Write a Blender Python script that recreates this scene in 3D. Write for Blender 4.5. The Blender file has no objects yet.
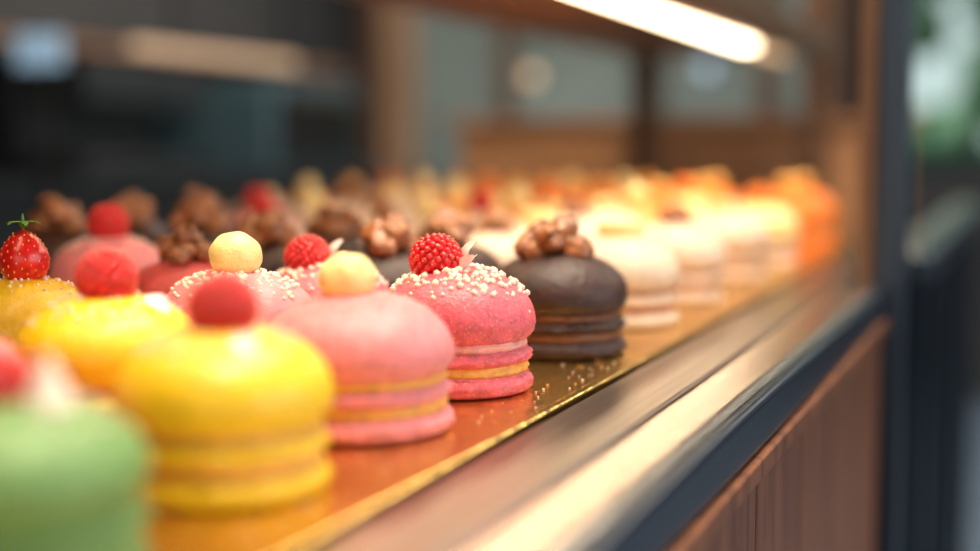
import bpy, bmesh, math, random
from mathutils import Vector, Matrix, noise, Euler
random.seed(7)
T = 0.95            # tray top height
CAMH = T + 0.108

# ------------------------------------------------------------------ materials
def srgb(r, g, b):
    f = lambda c: (c/255/12.92) if c/255 <= 0.04045 else ((c/255+0.055)/1.055)**2.4
    return (f(r), f(g), f(b), 1)

def mat(name, col, rough=0.5, metal=0.0, sss=0.0, bump=0.0, bscale=400, mott=0.0, mscale=60, coat=0.0,
        emit=None, estr=0, stretch=None, spec=0.5, alpha_t=0.0, bdist=0.001, fleck=None):
    m = bpy.data.materials.new(name); m.use_nodes = True
    nt = m.node_tree; N = nt.nodes; L = nt.links
    p = N['Principled BSDF']
    p.inputs['Base Color'].default_value = col
    p.inputs['Roughness'].default_value = rough
    p.inputs['Metallic'].default_value = metal
    p.inputs['Specular IOR Level'].default_value = spec
    p.inputs['Coat Weight'].default_value = coat
    p.inputs['Coat Roughness'].default_value = 0.2
    p.inputs['Transmission Weight'].default_value = alpha_t
    if sss:
        p.inputs['Subsurface Weight'].default_value = sss
        p.inputs['Subsurface Radius'].default_value = (1, .5, .3)
        p.inputs['Subsurface Scale'].default_value = 0.003
    if emit:
        p.inputs['Emission Color'].default_value = emit
        p.inputs['Emission Strength'].default_value = estr
    tc = N.new('ShaderNodeTexCoord')
    src = tc.outputs['Object']
    if stretch:
        mp = N.new('ShaderNodeMapping'); mp.inputs['Scale'].default_value = stretch
        L.new(src, mp.inputs['Vector']); src = mp.outputs['Vector']
    colout = None
    if mott:
        n = N.new('ShaderNodeTexNoise'); n.inputs['Scale'].default_value = mscale; n.inputs['Detail'].default_value = 6
        L.new(src, n.inputs['Vector'])
        cr = N.new('ShaderNodeValToRGB')
        a = tuple(max(0, c*(1-mott)) for c in col[:3])+(1,)
        b = tuple(min(1, c*(1+mott)) for c in col[:3])+(1,)
        cr.color_ramp.elements[0].color = a; cr.color_ramp.elements[0].position = .3
        cr.color_ramp.elements[1].color = b; cr.color_ramp.elements[1].position = .7
        L.new(n.outputs['Fac'], cr.inputs['Fac']); colout = cr.outputs['Color']
    if fleck:   # small pale crumb flecks in the shell
        vo = N.new('ShaderNodeTexVoronoi'); vo.inputs['Scale'].default_value = 520
        L.new(src, vo.inputs['Vector'])
        c2 = N.new('ShaderNodeValToRGB')
        c2.color_ramp.elements[0].color = (1, 1, 1, 1); c2.color_ramp.elements[0].position = .16
        c2.color_ramp.elements[1].color = (0, 0, 0, 1); c2.color_ramp.elements[1].position = .30
        L.new(vo.outputs['Distance'], c2.inputs['Fac'])
        mx = N.new('ShaderNodeMix'); mx.data_type = 'RGBA'
        mu = N.new('ShaderNodeMath'); mu.operation = 'MULTIPLY'; mu.inputs[1].default_value = .4
        L.new(c2.outputs['Color'], mu.inputs[0]); L.new(mu.outputs[0], mx.inputs[0])
        L.new(colout, mx.inputs[6]); mx.inputs[7].default_value = fleck
        colout = mx.outputs[2]
    if colout: L.new(colout, p.inputs['Base Color'])
    if bump:
        n = N.new('ShaderNodeTexNoise'); n.inputs['Scale'].default_value = bscale; n.inputs['Detail'].default_value = 4
        L.new(src, n.inputs['Vector'])
        bp = N.new('ShaderNodeBump'); bp.inputs['Strength'].default_value = bump; bp.inputs['Distance'].default_value = bdist
        L.new(n.outputs['Fac'], bp.inputs['Height']); L.new(bp.outputs['Normal'], p.inputs['Normal'])
    return m

def cake_mat(name, col, mott=.15, rough=.42, fleck=None, coat=0):
    return mat(name, col, rough=rough, sss=.15, bump=.6, bscale=750, mott=mott, mscale=220, fleck=fleck, coat=coat)

M = {}
M['pink'] = cake_mat('pink_shell', srgb(220, 96, 108), .22, fleck=srgb(250, 176, 166))
M['pink_pale'] = cake_mat('pale_pink_shell', srgb(234, 138, 140))
M['pink_cream'] = cake_mat('pink_cream', srgb(244, 172, 160))
M['yellow'] = cake_mat('yellow_shell', srgb(250, 202, 22), .08, .34, coat=.25)
M['yellow_cream'] = cake_mat('yellow_cream', srgb(236, 172, 78))
M['choc'] = mat('chocolate_shell', srgb(58, 32, 25), rough=.46, bump=.9, bscale=420, mott=.4, mscale=160, sss=.02)
M['choc_cream'] = cake_mat('chocolate_cream', srgb(124, 76, 44))
M['cream'] = cake_mat('cream_shell', srgb(230, 202, 176))
M['tan'] = cake_mat('caramel_cream', srgb(190, 120, 68))
M['orange'] = cake_mat('orange_shell', srgb(236, 122, 18))
M['peach'] = cake_mat('peach_shell', srgb(240, 156, 72))
M['red'] = cake_mat('coral_shell', srgb(226, 92, 88))
M['green'] = cake_mat('pistachio_shell', srgb(112, 152, 86))
M['white'] = cake_mat('white_cream', srgb(246, 234, 216), .03)
M['ball'] = cake_mat('vanilla_ball', srgb(250, 224, 150), .05, .35)
M['berry'] = mat('raspberry_red', srgb(212, 20, 24), rough=.3, sss=.1, coat=.4, mott=.25, mscale=300)
M['seed'] = mat('berry_seed', srgb(240, 170, 80), rough=.4)
M['leaf'] = mat('berry_leaf', srgb(90, 140, 40), rough=.5)
M['nut'] = mat('walnut_brown', srgb(160, 100, 56), rough=.28, bump=.8, bscale=450, mott=.5, mscale=140, coat=.35)
M['pearl'] = mat('sugar_pearl', srgb(252, 222, 200), rough=.4, sss=.1)
M['petal'] = mat('petal_white', srgb(248, 226, 214), rough=.5, sss=.1)
M['crumb'] = mat('gold_crumb', srgb(226, 160, 80), rough=.6)

GOLD = mat('gold_foil', srgb(226, 188, 102), rough=.25, metal=1, bump=.5, bscale=90, mott=.2, mscale=25, bdist=.002)
STEEL = mat('brushed_steel', srgb(170, 160, 150), rough=.28, metal=1, bump=.25, bscale=60, stretch=(30, .6, 30), mott=.25, mscale=8)
STEEL2 = mat('polished_steel', srgb(240, 230, 218), rough=.24, metal=1, bump=.1, bscale=60, stretch=(30, .5, 30))
NAVY = mat('dark_blue_metal', srgb(46, 58, 72), rough=.3, metal=.5, bump=.05, bscale=50)
BLACK = mat('black_gap', srgb(14, 14, 16), rough=.6, mott=.2, mscale=10)
BRONZE = mat('bronze_frame', srgb(104, 74, 54), rough=.4, metal=.3, mott=.1, mscale=10)

def wood(name, c1, c2, stretch, rough=.45):
    m = bpy.data.materials.new(name); m.use_nodes = True
    nt = m.node_tree; N = nt.nodes; L = nt.links; p = N['Principled BSDF']
    tc = N.new('ShaderNodeTexCoord'); mp = N.new('ShaderNodeMapping'); mp.inputs['Scale'].default_value = stretch
    n = N.new('ShaderNodeTexNoise'); n.inputs['Scale'].default_value = 5; n.inputs['Detail'].default_value = 8; n.inputs['Distortion'].default_value = .6
    cr = N.new('ShaderNodeValToRGB')
    cr.color_ramp.elements[0].color = c1; cr.color_ramp.elements[0].position = .35
    cr.color_ramp.elements[1].color = c2; cr.color_ramp.elements[1].position = .68
    L.new(tc.outputs['Object'], mp.inputs['Vector']); L.new(mp.outputs['Vector'], n.inputs['Vector'])
    L.new(n.outputs['Fac'], cr.inputs['Fac']); L.new(cr.outputs['Color'], p.inputs['Base Color'])
    bp = N.new('ShaderNodeBump'); bp.inputs['Strength'].default_value = .3; bp.inputs['Distance'].default_value = .001
    L.new(n.outputs['Fac'], bp.inputs['Height']); L.new(bp.outputs['Normal'], p.inputs['Normal'])
    p.inputs['Roughness'].default_value = rough
    return m
WOODV = wood('walnut_planks', srgb(88, 50, 30), srgb(138, 86, 54), (14, 14, 1.2))
WOODH = wood('walnut_shelf', srgb(126, 92, 70), srgb(172, 132, 102), (12, 1, 12))
WOODX = wood('walnut_panel', srgb(146, 100, 66), srgb(186, 134, 92), (1, 12, 12))

# ------------------------------------------------------------------ helpers
def link(ob):
    bpy.context.scene.collection.objects.link(ob); return ob

def box(name, x0, x1, y0, y1, z0, z1, m, parent=None, bev=0.0, seg=3):
    bm = bmesh.new()
    bmesh.ops.create_cube(bm, size=1)
    c = Vector(((x0+x1)/2, (y0+y1)/2, (z0+z1)/2))
    for v in bm.verts:
        v.co = Vector((v.co.x*(x1-x0), v.co.y*(y1-y0), v.co.z*(z1-z0)))
    if bev:
        bmesh.ops.bevel(bm, geom=bm.edges[:], offset=bev, segments=seg, profile=.5, affect='EDGES')
    me = bpy.data.meshes.new(name); bm.to_mesh(me); bm.free()
    me.materials.append(m)
    ob = link(bpy.data.objects.new(name, me)); ob.location = c
    if parent: ob.parent = parent
    return ob

def empty(name, loc=(0, 0, 0)):
    e = link(bpy.data.objects.new(name, None)); e.empty_display_size = .05
    return e

class MB:
    def __init__(s): s.v = []; s.f = []; s.m = []; s.slots = []
    def slot(s, key):
        if key not in s.slots: s.slots.append(key)
        return s.slots.index(key)
    def add(s, vs, fs, key):
        o = len(s.v); k = s.slot(key)
        s.v += [tuple(v) for v in vs]
        s.f += [tuple(i+o for i in f) for f in fs]
        s.m += [k]*len(fs)
    def mesh(s, name):
        me = bpy.data.meshes.new(name); me.from_pydata(s.v, [], s.f)
        for k in s.slots: me.materials.append(M[k])
        me.polygons.foreach_set('material_index', s.m)
        me.polygons.foreach_set('use_smooth', [True]*len(s.f))
        me.update(); return me

ICO = {}
def ico(n):
    if n not in ICO:
        bm = bmesh.new(); bmesh.ops.create_icosphere(bm, subdivisions=n, radius=1)
        bm.verts.ensure_lookup_table()
        ICO[n] = ([v.co.copy() for v in bm.verts], [[v.index for v in f.verts] for f in bm.faces]); bm.free()
    return ICO[n]

def ball(mb, c, r, key, n=2, rot=None, disp=None):
    vs, fs = ico(n)
    R = rot.to_matrix() if rot else Matrix.Identity(3)
    r = Vector(r) if not isinstance(r, (int, float)) else Vector((r, r, r))
    out = []
    for v in vs:
        k = 1+(disp(v) if disp else 0)
        out.append(R @ Vector((v.x*r.x*k, v.y*r.y*k, v.z*r.z*k)) + Vector(c))
    mb.add(out, fs, key)

def lathe(mb, prof, key, seg=80, sub=3, seed=0, c=(0, 0)):
    pts = []
    for i in range(len(prof)-1):
        p0 = prof[max(i-1, 0)]; p1 = prof[i]; p2 = prof[i+1]; p3 = prof[min(i+2, len(prof)-1)]
        for k in range(sub):
            t = k/sub
            q = []
            for a in range(3):
                q.append(.5*((2*p1[a])+(-p0[a]+p2[a])*t+(2*p0[a]-5*p1[a]+4*p2[a]-p3[a])*t*t+(-p0[a]+3*p1[a]-3*p2[a]+p3[a])*t**3))
            pts.append(q)
    pts.append(list(prof[-1]))
    zmin = min(p[1] for p in prof)
    vs = []
    for (r, z, a) in pts:
        r = max(r, 0.00001)
        for j in range(seg):
            th = 2*math.pi*j/seg
            x, y = math.cos(th)*r, math.sin(th)*r
            d = 0
            if a > 0:
                d = a*(noise.noise(Vector((x*420+seed, y*420, z*500)))*1.0 + .7*noise.noise(Vector((x*900, y*900+seed, z*900))))
            lo = .0009*noise.noise(Vector((x*40+seed*3, y*40, z*40)))*min(1, r/.02)
            vs.append(((r+d+lo)*math.cos(th)+c[0], (r+d+lo)*math.sin(th)+c[1], max(zmin, z+lo*.6+d*.3)))
    fs = []
    for i in range(len(pts)-1):
        for j in range(seg):
            k = (j+1) % seg
            fs.append((i*seg+j, i*seg+k, (i+1)*seg+k, (i+1)*seg+j))
    mb.add(vs, fs, key)

def disc(mb, z0, h, r, key, amp=.0014, seed=0, seg=120):
    lathe(mb, [(0, z0, 0), (r*.8, z0, 0), (r*.925, z0+.05*h, amp*.6), (r*.98, z0+.24*h, amp), (r, z0+.45*h, amp),
               (r*.985, z0+.66*h, amp*.8), (r*.94, z0+.87*h, amp*.4), (r*.86, z0+h, 0), (0, z0+h, 0)], key, seed=seed, seg=seg)

def domez(d, z0, h, r):
    q = min(1, d/r)
    return z0+.27*h + .73*h*(1-q**2.15)**(1/2.0)

def dome(mb, z0, h, r, key, seed=0, amp=.0014, seg=130):
    prof = [(0, z0, 0), (r*.78, z0, 0), (r*.885, z0+.02*h, amp), (r*.94, z0+.08*h, amp), (r*.982, z0+.17*h, amp*.6), (r, z0+.27*h, .0003)]
    for a in (12, 25, 38, 50, 62, 73, 83):
        d = r*math.cos(math.radians(a))
        prof.append((d, domez(d, z0, h, r), .00026))
    prof.append((r*.06, z0+h, .0)); prof.append((0, z0+h, 0))
    lathe(mb, prof, key, seed=seed, seg=seg)

DZ0, DH, R0 = .0212, .0295, .0332
TOP = DZ0+DH

def stack(mb, dk, sk, fk, seed, R=R0, fk2=None):
    fk2 = fk2 or fk
    disc(mb, 0, .0084, R*.975, sk, seed=seed)
    disc(mb, .0070, .0070, R*.915, fk, amp=.0008, seed=seed+1)
    disc(mb, .0123, .0062, R*.965, sk, seed=seed+2)
    disc(mb, .0172, .0060, R*.90, fk2, amp=.0008, seed=seed+3)
    dome(mb, DZ0, DH, R, dk, seed=seed+4)

def raspberry(mb, c, s=1.0, seed=0):
    rnd = random.Random(seed)
    rx, rz = .0098*s, .0094*s
    ball(mb, c, (rx, rx, rz), 'berry', 3)
    n = 130
    for i in range(n):
        z = 1-(i+.5)/n*1.75
        rr = math.sqrt(max(0, 1-z*z)); th = i*2.39996
        q = Vector((rx*rr*math.cos(th), rx*rr*math.sin(th), rz*z))
        p = Vector(c)+q
        ball(mb, p, .00148*s*rnd.uniform(.9, 1.1), 'berry', 2)
        if i % 2 == 0:
            ball(mb, p+q.normalized()*.0014*s, .00034*s, 'seed', 1)

def strawberry(mb, c, s=1.0):
    cx, cy, cz = c
    H = .024*s; R = .0115*s
    prof = []
    for i in range(11):
        t = i/10
        prof.append((R*math.sin(math.pi*min(1, (.08+.92*t)))**.62*(1-.18*t) if 0 < i < 10 else 0, cz-.004+H*t, 0))
    lathe(mb, prof, 'berry', seg=40, c=(cx, cy))
    for i in range(110):
        t = .08+.84*(i+.5)/110; th = i*2.39996
        r = R*math.sin(math.pi*(.08+.92*t))**.62*(1-.18*t)
        ball(mb, (cx+r*math.cos(th), cy+r*math.sin(th), cz-.004+H*t), (.0004, .0004, .0007), 'seed', 1)
    zt = cz-.004+H*.95
    for k in range(6):
        th = k*math.pi/3
        vs = []; fs = []
        for i in range(5):
            t = i/4; w = .0022*math.sin(math.pi*(.15+.8*t)); rr = .008*t
            zz = zt+.0015+.003*math.sin(t*2.6)
            for s_ in (-1, 1):
                vs.append((cx+rr*math.cos(th)-s_*w*math.sin(th), cy+rr*math.sin(th)+s_*w*math.cos(th), zz))
        for i in range(4): fs.append((2*i, 2*i+1, 2*i+3, 2*i+2))
        mb.add(vs, fs, 'leaf')
    ball(mb, (cx, cy, zt+.004), (.0007, .0007, .004), 'leaf', 2)

def walnuts(mb, c, seed=0, s=1.0):
    """irregular pile of walnut halves: elongated, centre crease, gyri-like ridges"""
    rnd = random.Random(seed)
    P = [((-.0105, -.004, .001), (.0098, .0076, .0066), (.5, -.35, .9)),
         ((.0100, -.004, .0015), (.0100, .0074, .0064), (.4, .45, -.5)),
         ((.0030, .0090, .001), (.0105, .0072, .0064), (-.5, 0, .2)),
         ((-.0020, -.0070, .0050), (.0088, .0070, .0060), (.9, .3, 1.7)),
         ((.0040, -.0010, .0105), (.0092, .0068, .0058), (.25, -.4, .35)),
         ((-.0070, .0040, .0080), (.0082, .0064, .0056), (-.3, .5, 2.3))]
    for i, (o, r, e) in enumerate(P):
        sd = rnd.uniform(0, 50)
        def disp(v, sd=sd):
            yy = v.y+.22*noise.noise(v*2+Vector((sd, 3, 0)))
            crease = -.36*math.exp(-(yy/.12)**2)
            side = 1 if yy > 0 else -1
            rid = math.sin(v.x*6.5+side*1.3+2.6*noise.noise(v*1.6+Vector((sd, 0, 0))))
            return crease + .08*rid*(1-.6*abs(v.x)) + .2*noise.noise(v*1.5+Vector((0, sd, 0)))
        rot = Euler(e)
        ball(mb, Vector(c)+Vector(o)*s, (r[0]*s, r[1]*s, r[2]*s), 'nut', 4, rot, disp)

def sprinkles(mb, n, seed=0, spread=.9, key='pearl', rmin=.0006, rmax=.0012):
    rnd = random.Random(seed)
    for i in range(n):
        d = R0*spread*math.sqrt(rnd.random())*(.7+.3*rnd.random()); th = rnd.uniform(0, 6.283)
        z = domez(d, DZ0, DH, R0)
        r = rnd.uniform(rmin, rmax)
        ball(mb, (d*math.cos(th), d*math.sin(th), z+r*.3), (r, r*rnd.uniform(.7, 1.2), r), key, 1)

def petal(mb, c, L, W, rot, key='petal'):
    vs = []; fs = []; R = rot.to_matrix()
    n = 6
    for i in range(n+1):
        t = i/n; w = W*math.sin(math.pi*(.08+.86*t))**.7
        for s_ in (-1, -.33, .33, 1):
            vs.append(R @ Vector((L*t, w*s_, .18*L*math.sin(t*3)+.25*W*s_*s_)) + Vector(c))
    for i in range(n):
        for j in range(3): fs.append((i*4+j, i*4+j+1, i*4+j+5, i*4+j+4))
    mb.add(vs, fs, key)

def build(kind, seed):
    mb = MB()
    if kind == 'pink_raspberry':
        stack(mb, 'pink', 'pink', 'yellow_cream', seed, fk2='pink_cream')
        sprinkles(mb, 330, seed, 1.0, rmin=.0008, rmax=.0017)
        raspberry(mb, (-.0080, -.003, TOP+.0026), 1.05, seed)
        petal(mb, (.003, .001, TOP-.001), .013, .0045, Euler((.4, -1.1, .3)))
        petal(mb, (.005, -.004, TOP-.001), .011, .0035, Euler((0, -.6, -.6)))
        petal(mb, (.002, .004, TOP-.001), .010, .003, Euler((0, -1.3, 1.2)))
    elif kind == 'pink_ball':
        stack(mb, 'pink_pale', 'pink_pale', 'yellow_cream', seed, fk2='yellow_cream')
        ball(mb, (-.003, -.002, TOP+.0045), (.0100, .0100, .0096), 'ball', 4, None, lambda v: .05*noise.noise(v*2))
        sprinkles(mb, 60, seed, .8, 'pink_cream', .0004, .0007)
    elif kind == 'pink_pearl_ball':
        stack(mb, 'pink_pale', 'pink_pale', 'pink_cream', seed)
        sprinkles(mb, 260, seed, rmin=.0007, rmax=.0014)
        ball(mb, (0, 0, TOP+.0060), (.0108, .0108, .0098), 'ball', 4, None, lambda v: .05*noise.noise(v*2))
    elif kind == 'yellow_raspberry':
        stack(mb, 'yellow', 'yellow', 'yellow_cream', seed)
        raspberry(mb, (0, 0, TOP+.0055), 1.0, seed)
        petal(mb, (.009, -.012, domez(.016, DZ0, DH, R0)+.0005), .010, .004, Euler((.5, .5, -.6)))
        sprinkles(mb, 90, seed, .9, 'pearl', .0006, .0012)
    elif kind == 'yellow_strawberry':
        stack(mb, 'yellow', 'yellow', 'yellow_cream', seed)
        sprinkles(mb, 110, seed, .9, 'pearl', .0004, .0010)
        strawberry(mb, (0, 0, TOP+.001), 1.0)
    elif kind == 'chocolate_walnut':
        stack(mb, 'choc', 'choc', 'choc_cream', seed)
        walnuts(mb, (-.002, 0, TOP+.001), seed, 1.0)
    elif kind == 'coral_walnut':
        stack(mb, 'red', 'red', 'pink_cream', seed)
        walnuts(mb, (0, 0, TOP+.002), seed, .95)
    elif kind == 'coral_raspberry':
        stack(mb, 'pink_pale', 'red', 'pink_cream', seed)
        sprinkles(mb, 120, seed)
        raspberry(mb, (0, 0, TOP+.0060), 1.05, seed)
    elif kind == 'cream_vanilla':
        stack(mb, 'cream', 'cream', 'tan', seed)
        disc(mb, TOP-.002, .009, .0125, 'ball', amp=.0001, seed=seed)
    elif kind == 'cream_walnut':
        stack(mb, 'cream', 'cream', 'tan', seed)
        walnuts(mb, (0, 0, TOP+.001), seed, .65)
    elif kind == 'cream_raspberry':
        stack(mb, 'cream', 'cream', 'pink_cream', seed)
        raspberry(mb, (0, 0, TOP+.005), .85, seed)
    elif kind == 'orange_caramel':
        stack(mb, 'orange', 'orange', 'peach', seed)
        ball(mb, (0, 0, TOP+.005), (.010, .010, .008), 'yellow_cream', 3)
    elif kind == 'peach_cream':
        stack(mb, 'peach', 'orange', 'tan', seed)
        ball(mb, (0, 0, TOP+.005), (.010, .010, .009), 'ball', 3)
    elif kind == 'vanilla_caramel':
        stack(mb, 'ball', 'cream', 'tan', seed)
        ball(mb, (0, 0, TOP+.005), (.010, .010, .009), 'orange', 3)
    elif kind == 'pistachio_cream':
        stack(mb, 'green', 'green', 'green', seed)
        for k in range(5):
            ball(mb, (.0095, .002, TOP-.002+k*.0028), (.0070-k*.0013, .0070-k*.0013, .0026), 'white', 3)
        raspberry(mb, (-.004, -.001, TOP+.0030), .95, seed)
        sprinkles(mb, 60, seed, .9, 'pearl', .0006, .0011)
    return mb.mesh(kind+'_macaron_cake')

NAMES = {}
def cake(kind, x, y, z=T, s=1.04, var=0, rot=None, sz=None):
    key = (kind, var)
    if key not in NAMES: NAMES[key] = build(kind, len(NAMES)*3+5)
    ob = link(bpy.data.objects.new(kind+'_macaron_cake', NAMES[key]))
    ob.location = (x, y, z)
    ob.rotation_euler = (0, 0, random.uniform(0, 6.28) if rot is None else rot)
    ob.scale = (s, s, sz or s)
    return ob

# ------------------------------------------------------------------ cakes
r1 = -.236
cake('pistachio_cream', r1, .266, rot=0, s=1, sz=.90)
cake('yellow_raspberry', r1, .361, rot=0.2, s=1.02)
cake('pink_ball', r1-.003, .458, rot=0, s=1.11, sz=1.04)
cake('pink_raspberry', r1-.002, .550, rot=0, s=1.05, sz=1.07)
cake('chocolate_walnut', r1+.004, .669, rot=.35, s=1.10, sz=1.04)
cake('cream_vanilla', r1+.001, .792, s=1.1, sz=1.06)
cake('cream_walnut', r1, .925, s=1.1, sz=1.08)
cake('cream_vanilla', r1, 1.09, s=1.1, sz=1.1)
cake('vanilla_caramel', r1, 1.23, s=1.1, sz=1.1)
cake('orange_caramel', r1, 1.375, s=1.12, sz=1.2)
cake('orange_caramel', r1, 1.475, s=1.12, sz=1.2)

r2 = -.322
cake('coral_raspberry', r2, .325, s=1)
cake('yellow_raspberry', r2, .415, rot=1)
cake('pink_pearl_ball', r2, .503, s=1.06)
cake('pink_raspberry', r2, .583, rot=.2, s=1)
cake('chocolate_walnut', r2, .655, rot=1.4, s=1, sz=1.04)
cake('chocolate_walnut', r2, .728, rot=2)
rows = {
 r2: [(.81, 'cream_walnut'), (.89, 'cream_vanilla'), (.97, 'cream_walnut'), (1.05, 'cream_vanilla'), (1.13, 'peach_cream'), (1.21, 'orange_caramel'), (1.29, 'vanilla_caramel'), (1.37, 'orange_caramel'), (1.45, 'orange_caramel')],
 -.408: [(.83, 'cream_walnut'), (.91, 'cream_vanilla'), (.99, 'cream_raspberry'), (1.07, 'peach_cream'), (1.15, 'vanilla_caramel'), (1.23, 'orange_caramel'), (1.31, 'orange_caramel'), (1.39, 'peach_cream'), (1.47, 'orange_caramel')],
 -.494: [(.82, 'cream_raspberry'), (.90, 'cream_vanilla'), (.98, 'cream_walnut'), (1.06, 'cream_vanilla'), (1.14, 'peach_cream'), (1.22, 'vanilla_caramel'), (1.30, 'orange_caramel'), (1.38, 'orange_caramel'), (1.46, 'peach_cream')],
 -.584: [(.945, 'coral_raspberry'), (1.03, 'cream_vanilla'), (1.11, 'cream_walnut'), (1.19, 'cream_vanilla'), (1.27, 'peach_cream'), (1.35, 'orange_caramel'), (1.43, 'orange_caramel')],
 -.674: [(1.10, 'cream_vanilla'), (1.19, 'peach_cream'), (1.28, 'orange_caramel'), (1.37, 'vanilla_caramel'), (1.46, 'orange_caramel')]}
for rx, lst in rows.items():
    for y, k in lst: cake(k, rx+random.uniform(-.003, .003), y, sz=1.04+.14*max(0, min(1, (y-.8)/.4)))
r3 = -.408
cake('yellow_strawberry', r3, .470, s=1)
cake('coral_walnut', r3, .590, s=.97)
cake('chocolate_walnut', r3, .672, rot=1)
cake('chocolate_walnut', r3, .750, rot=4)
r4 = -.494
cake('coral_raspberry', r4, .640, rot=1, sz=1.1)
cake('chocolate_walnut', r4, .735, sz=1.1)
r5 = -.584
cake('chocolate_walnut', r5, .702, sz=1.1); cake('chocolate_walnut', r5, .782, rot=2, sz=1.1); cake('chocolate_walnut', r5, .862, rot=3, sz=1.1)

# crumbs scattered on the tray
cb = MB(); rnd = random.Random(11)
for i in range(340):
    x = rnd.uniform(-.206, -.189) if rnd.random() < .5 else rnd.uniform(-.30, -.19)
    y = rnd.uniform(.3, 1.3); r = rnd.uniform(.0003, .0008)
    ball(cb, (x, y, T+r*.55), (r, r*.8, r*.6), rnd.choice(('crumb', 'pearl', 'crumb', 'pink_cream')), 1)
link(bpy.data.objects.new('cake_crumbs', cb.mesh('cake_crumbs')))

# ------------------------------------------------------------------ display counter
dc = empty('display_counter')
YS, YE, YB = -.6, 1.07, 1.60
box('case_body', -.78, -.150, YS, YB, .08, T-.026, BLACK, dc)
box('deck', -.78, -.182, YS, YB, T-.026, T-.006, BLACK, dc)
box('front_core', -.150, -.119, YS, YE, .08, T-.025, BLACK, dc)
box('plinth', -.76, -.15, YS+.02, YE-.02, 0.0, .08, BLACK, dc)
box('inner_rail', -.1795, -.1440, YS, YB, T-.025, T-.001, STEEL, dc, .0015)
box('outer_rail', -.1415, -.1125, YS, YE, T-.025, T+.001, STEEL2, dc, .005, 5)
box('groove', -.1445, -.1410, YS, YE, T-.025, T-.006, BLACK, dc)
box('edge_trim', -.1155, -.1080, YS, YE, T-.024, T-.002, NAVY, dc, .003, 4)
box('wood_lip', -.1190, -.1050, YS, YE, T-.034, T-.0245, WOODV, dc, .0015)
y = YS; i = 0
while y < YE-.01:
    y2 = min(y+.118, YE)
    box('front_plank_%d' % i, -.1190, -.1095, y+.0012, y2-.0012, .08, T-.034, WOODV, dc, .0015, 2)
    y = y2; i += 1
gt = empty('gold_tray')
box('tray_sheet', -.735, -.1870, .08, 1.55, T-.006, T-.0001, GOLD, gt)
box('tray_rim', -.1880, -.1830, .08, 1.55, T-.006, T-.0001, GOLD, gt, .0014)

cf = empty('case_frame')
box('post', -.117, -.094, 1.075, 1.105, 0, 2.8, NAVY, cf, .003)
box('bronze_liner', -.131, -.118, 1.078, 1.10, 0.95, 2.8, BRONZE, cf, .002)

sh = empty('lit_glass_case_shelf')
SZ = CAMH+.150
box('shelf_board', -.66, -.335, .2, 2.35, SZ, SZ+.022, WOODH, sh, .002)
LED = mat('led_warm', (1, .82, .55, 1), emit=(1, .77, .50, 1), estr=13.5)
box('led_strip', -.425, -.403, .25, 2.06, SZ-.006, SZ+.0005, LED, sh)
LED2 = mat('led_warm_dim', (1, .82, .55, 1), emit=(1, .66, .36, 1), estr=1.0)
box('led_strip_far', -.425, -.403, 2.12, 2.34, SZ-.006, SZ+.0005, LED2, sh)
box('front_rail', -.337, -.325, .2, 2.35, SZ-.01, SZ+.03, BRONZE, sh, .002)
box('support', -.66, -.62, 2.28, 2.32, 0, SZ, BRONZE, sh)
box('support_front', -.37, -.335, 2.28, 2.32, 0, 2.8, BRONZE, sh)
box('support_near', -.84, -.815, -.45, -.42, 0, 2.8, BRONZE, sh)
box('arm', -.84, -.335, 0.2, .23, SZ+.022, SZ+.04, BRONZE, sh)
box('arm_back', -.84, -.815, -.45, .23, SZ+.022, SZ+.04, BRONZE, sh)

lw = empty('wood_back_counter')
box('panel', -1.05, -.22, 2.45, 2.55, 0, CAMH+.035, WOODX, lw)
box('cap', -1.07, -.20, 2.43, 2.57, CAMH+.035, CAMH+.05, WOODX, lw, .003)

ar = empty('metal_guard_rail')
box('rail_bar', -.15, -.095, 1.42, 2.75, T-.03, T, NAVY, ar, .004)
box('rail_top', -.145, -.115, 1.43, 2.74, T, T+.003, STEEL, ar, .001)
for k, yy in enumerate((1.5, 1.9, 2.3, 2.68)):
    box('leg_%d' % k, -.14, -.105, yy, yy+.04, 0, T-.03, NAVY, ar)
box('lower_bar', -.13, -.115, 1.5, 2.7, .3, .33, NAVY, ar)

# ------------------------------------------------------------------ room
WALL = mat('dark_plaster', srgb(54, 56, 58), rough=.8, mott=.15, mscale=3)
FLOOR = mat('floor_tile', srgb(104, 122, 142), rough=.4, mott=.2, mscale=4)
CEIL = mat('ceiling_paint', srgb(96, 84, 74), rough=.8, mott=.1, mscale=3)
GLASSY = mat('smoked_glass_panel', srgb(122, 134, 130), rough=.25, mott=.35, mscale=1.6)
XW, XE, YSO, YN, HC = -3.2, 2.4, -2.4, 6.0, 2.8
box('floor', XW-.1, XE+.1, YSO-.1, YN+.1, -.1, 0, FLOOR)
box('ceiling', XW-.1, XE+.1, YSO-.1, YN+.1, HC, HC+.1, CEIL)
box('wall_west', XW-.1, XW, YSO, YN, 0, HC, WALL)
box('wall_east', XE, XE+.1, YSO, YN, 0, HC, WALL)
box('wall_south', XW, XE, YSO-.1, YSO, 0, HC, WALL)
wn = empty('wall_north')
box('left_part', XW, -.72, YN, YN+.1, 0, HC, WALL, wn)
box('right_part', .9, XE, YN, YN+.1, 0, HC, WALL, wn)
box('sill_part', -.72, .9, YN, YN+.1, 0, .95, WALL, wn)
box('head_part', -.72, .9, YN, YN+.1, 2.4, HC, WALL, wn)
w1 = empty('window_1')
box('frame_l', -.72, -.67, YN-.02, YN+.08, .95, 2.4, NAVY, w1)
box('frame_m', .05, .10, YN-.02, YN+.08, .95, 2.4, NAVY, w1)
box('frame_r', .85, .9, YN-.02, YN+.08, .95, 2.4, NAVY, w1)
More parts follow.
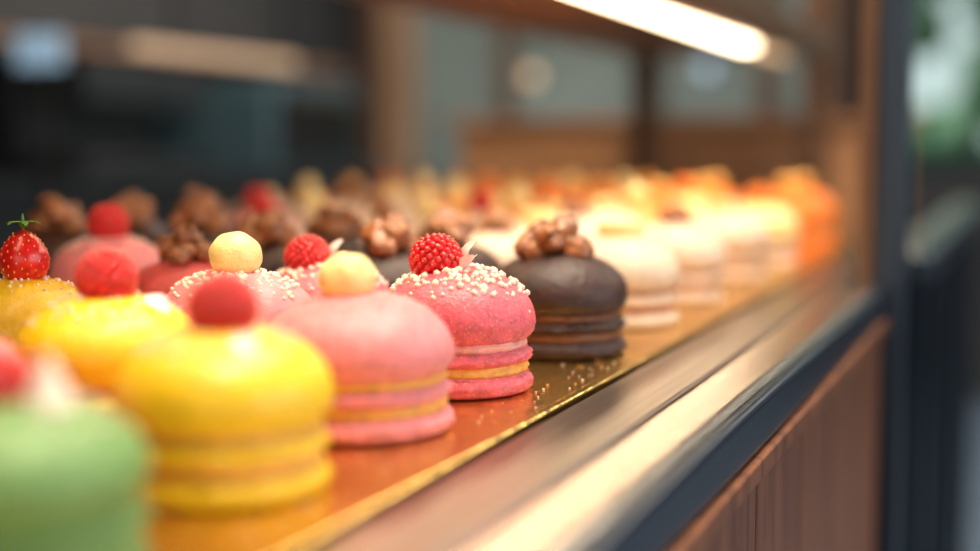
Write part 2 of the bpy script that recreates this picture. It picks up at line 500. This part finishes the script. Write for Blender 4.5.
box('frame_b', -.72, .9, YN-.02, YN+.08, .95, 1.0, NAVY, w1)
box('frame_t', -.72, .9, YN-.02, YN+.08, 2.35, 2.4, NAVY, w1)
gp = empty('glazed_partition')
box('panels', -2.95, -.80, 5.85, 5.90, .2, 2.6, GLASSY, gp)
for k, xx in enumerate((-2.98, -2.30, -1.62, -1.12, -.84)):
    box('mullion_%d' % k, xx, xx+.07, 5.80, 5.86, 0, 2.8, BRONZE, gp)
TANP = mat('tan_post', srgb(156, 128, 104), rough=.6, mott=.1, mscale=5)
box('tan_column', -1.50, -1.43, 3.0, 3.07, 0, HC, TANP)

GREEN = mat('foliage', srgb(84, 122, 88), rough=.6, mott=.5, mscale=3)
hb = MB(); rnd = random.Random(3)
M['foliage'] = GREEN
for i in range(80):
    c = (rnd.uniform(-2.2, 1.4), 9+rnd.uniform(-.5, .8), rnd.choice((.2, .6, 1.0, 1.4, 1.9, 2.1, 2.4))+rnd.uniform(-.2, .3)*1.5)
    sd = i*1.3
    if abs(c[0]+.85) < .22 and 1.05 < c[2] < 1.6: continue
    ball(hb, c, rnd.uniform(.16, .34), 'foliage', 3, None, lambda v: .35*noise.noise(v*3+Vector((sd, 0, 0))))
for i in range(8):
    c = (-2.2+i*.5, 9.1, .45); ball(hb, c, (.05, .05, .52), 'foliage', 2)
link(bpy.data.objects.new('garden_hedge', hb.mesh('garden_hedge')))
PAVE = mat('pavement', srgb(170, 175, 175), rough=.8, mott=.1, mscale=2)
box('street_ground', -8, 8, 6.1, 16, -.12, -.02, PAVE)

bb = empty('kitchen_back_bar')
DK = mat('dark_appliance', srgb(36, 40, 44), rough=.35, mott=.2, mscale=5)
TEAL = mat('teal_appliance', srgb(72, 96, 104), rough=.4, mott=.15, mscale=5)
box('cabinet', -3.19, -2.55, .8, 5.4, 0, .92, DK, bb)
box('worktop', -3.19, -2.52, .8, 5.4, .92, .96, DK, bb)
box('wall_shelf', -3.19, -2.85, .8, 5.4, 1.36, 1.39, WOODH)
ov = empty('convection_oven')
box('shell', -3.1, -2.6, 4.3, 5.0, .961, 1.30, TEAL, ov, .01)
box('door', -2.6, -2.58, 4.36, 4.94, 1.0, 1.26, BLACK, ov, .005)
box('handle', -2.56, -2.545, 4.4, 4.9, 1.22, 1.24, STEEL, ov, .004)
cm = empty('coffee_machine')
box('base', -3.05, -2.62, 3.3, 3.95, .961, 1.02, DK, cm, .01)
box('back', -3.05, -2.85, 3.3, 3.95, 1.02, 1.30, DK, cm, .01)
box('head', -2.85, -2.62, 3.3, 3.95, 1.18, 1.31, DK, cm, .01)

def emis(name, c, s): return mat(name, c, emit=c, estr=s)
ll = empty('linear_pendant_lamp')
box('tube', -1.90, -1.875, 2.55, 3.25, CAMH+.205, CAMH+.23, emis('lamp_beige', (.6, .40, .25, 1), .8), ll, .004)
box('rod_1', -1.89, -1.88, 2.7, 2.71, CAMH+.235, HC, BLACK, ll)
box('rod_2', -1.89, -1.88, 3.2, 3.21, CAMH+.235, HC, BLACK, ll)
ms = empty('order_screen')
box('display', -2.10, -1.98, 2.41, 2.43, CAMH+.17, CAMH+.24, emis('screen_blue', (.25, .38, .5, 1), .7), ms, .004)
box('stand', -2.05, -2.03, 2.43, 2.45, .0, CAMH+.2, BLACK, ms)
def globe(name, x, y, z, r, c, s):
    e = empty(name)
    mb = MB(); M[name] = emis(name+'_glass', c, s); ball(mb, (x, y, z), r, name, 3)
    o = link(bpy.data.objects.new('globe', mb.mesh(name))); o.parent = e
    box('cord', x-.004, x+.004, y-.004, y+.004, z+r*.95, HC, BLACK, e)
globe('globe_pendant_lamp', -1.92, 5.2, CAMH+.27, .03, (1, .70, .42, 1), .4)
globe('blue_pendant_lamp', -1.25, 5.4, CAMH+.30, .03, (.45, .68, .9, 1), .6)

# ------------------------------------------------------------------ light
def area(name, loc, rot, size, sy, power, col):
    d = bpy.data.lights.new(name, 'AREA'); d.shape = 'RECTANGLE'; d.size = size; d.size_y = sy; d.energy = power; d.color = col
    o = link(bpy.data.objects.new(name, d)); o.location = loc; o.rotation_euler = [math.radians(a) for a in rot]; return o
area('ceiling_light_panel', (-.1, .75, 2.72), (0, 0, 0), .5, 1.8, 80, (1, .84, .65))
area('ceiling_light_panel', (1.0, 3.8, 2.72), (0, 0, 0), .8, 2, 50, (1, .88, .76))
area('ceiling_light_panel', (-2.0, 4.2, 2.72), (0, 0, 0), 1, 2, 58, (1, .9, .8))
area('camera_side_fill', (2.3, .6, 1.7), (0, 90, 0), 1.8, 3.0, 48, (.96, .96, 1))  # added cool fill, standing in for an unseen window on the right
area('camera_side_fill', (.6, -2.3, 1.7), (90, 0, 0), 2.6, 1.6, 20, (1, .9, .78))  # warm fill lamp added behind the camera to brighten the cake fronts
sun = bpy.data.lights.new('sun', 'SUN'); sun.energy = 3; sun.angle = .05
so = link(bpy.data.objects.new('sun', sun)); so.rotation_euler = (math.radians(-50+90), 0, math.radians(-20))
w = bpy.data.worlds.new('World'); bpy.context.scene.world = w; w.use_nodes = True
bg = w.node_tree.nodes['Background']; bg.inputs[0].default_value = (.72, .92, .88, 1); bg.inputs[1].default_value = .8
bpy.context.scene.view_settings.view_transform = 'Standard'
bpy.context.scene.view_settings.exposure = 0.05

# ------------------------------------------------------------------ camera
cd = bpy.data.cameras.new('camera'); cam = link(bpy.data.objects.new('camera', cd))
cam.location = (0, 0, CAMH); cam.rotation_euler = (math.radians(84.5), 0, math.radians(22))
cd.lens = 50; cd.sensor_width = 36; cd.clip_start = .01
cd.dof.use_dof = True; cd.dof.focus_distance = .59; cd.dof.aperture_fstop = 2.4
bpy.context.scene.camera = cam
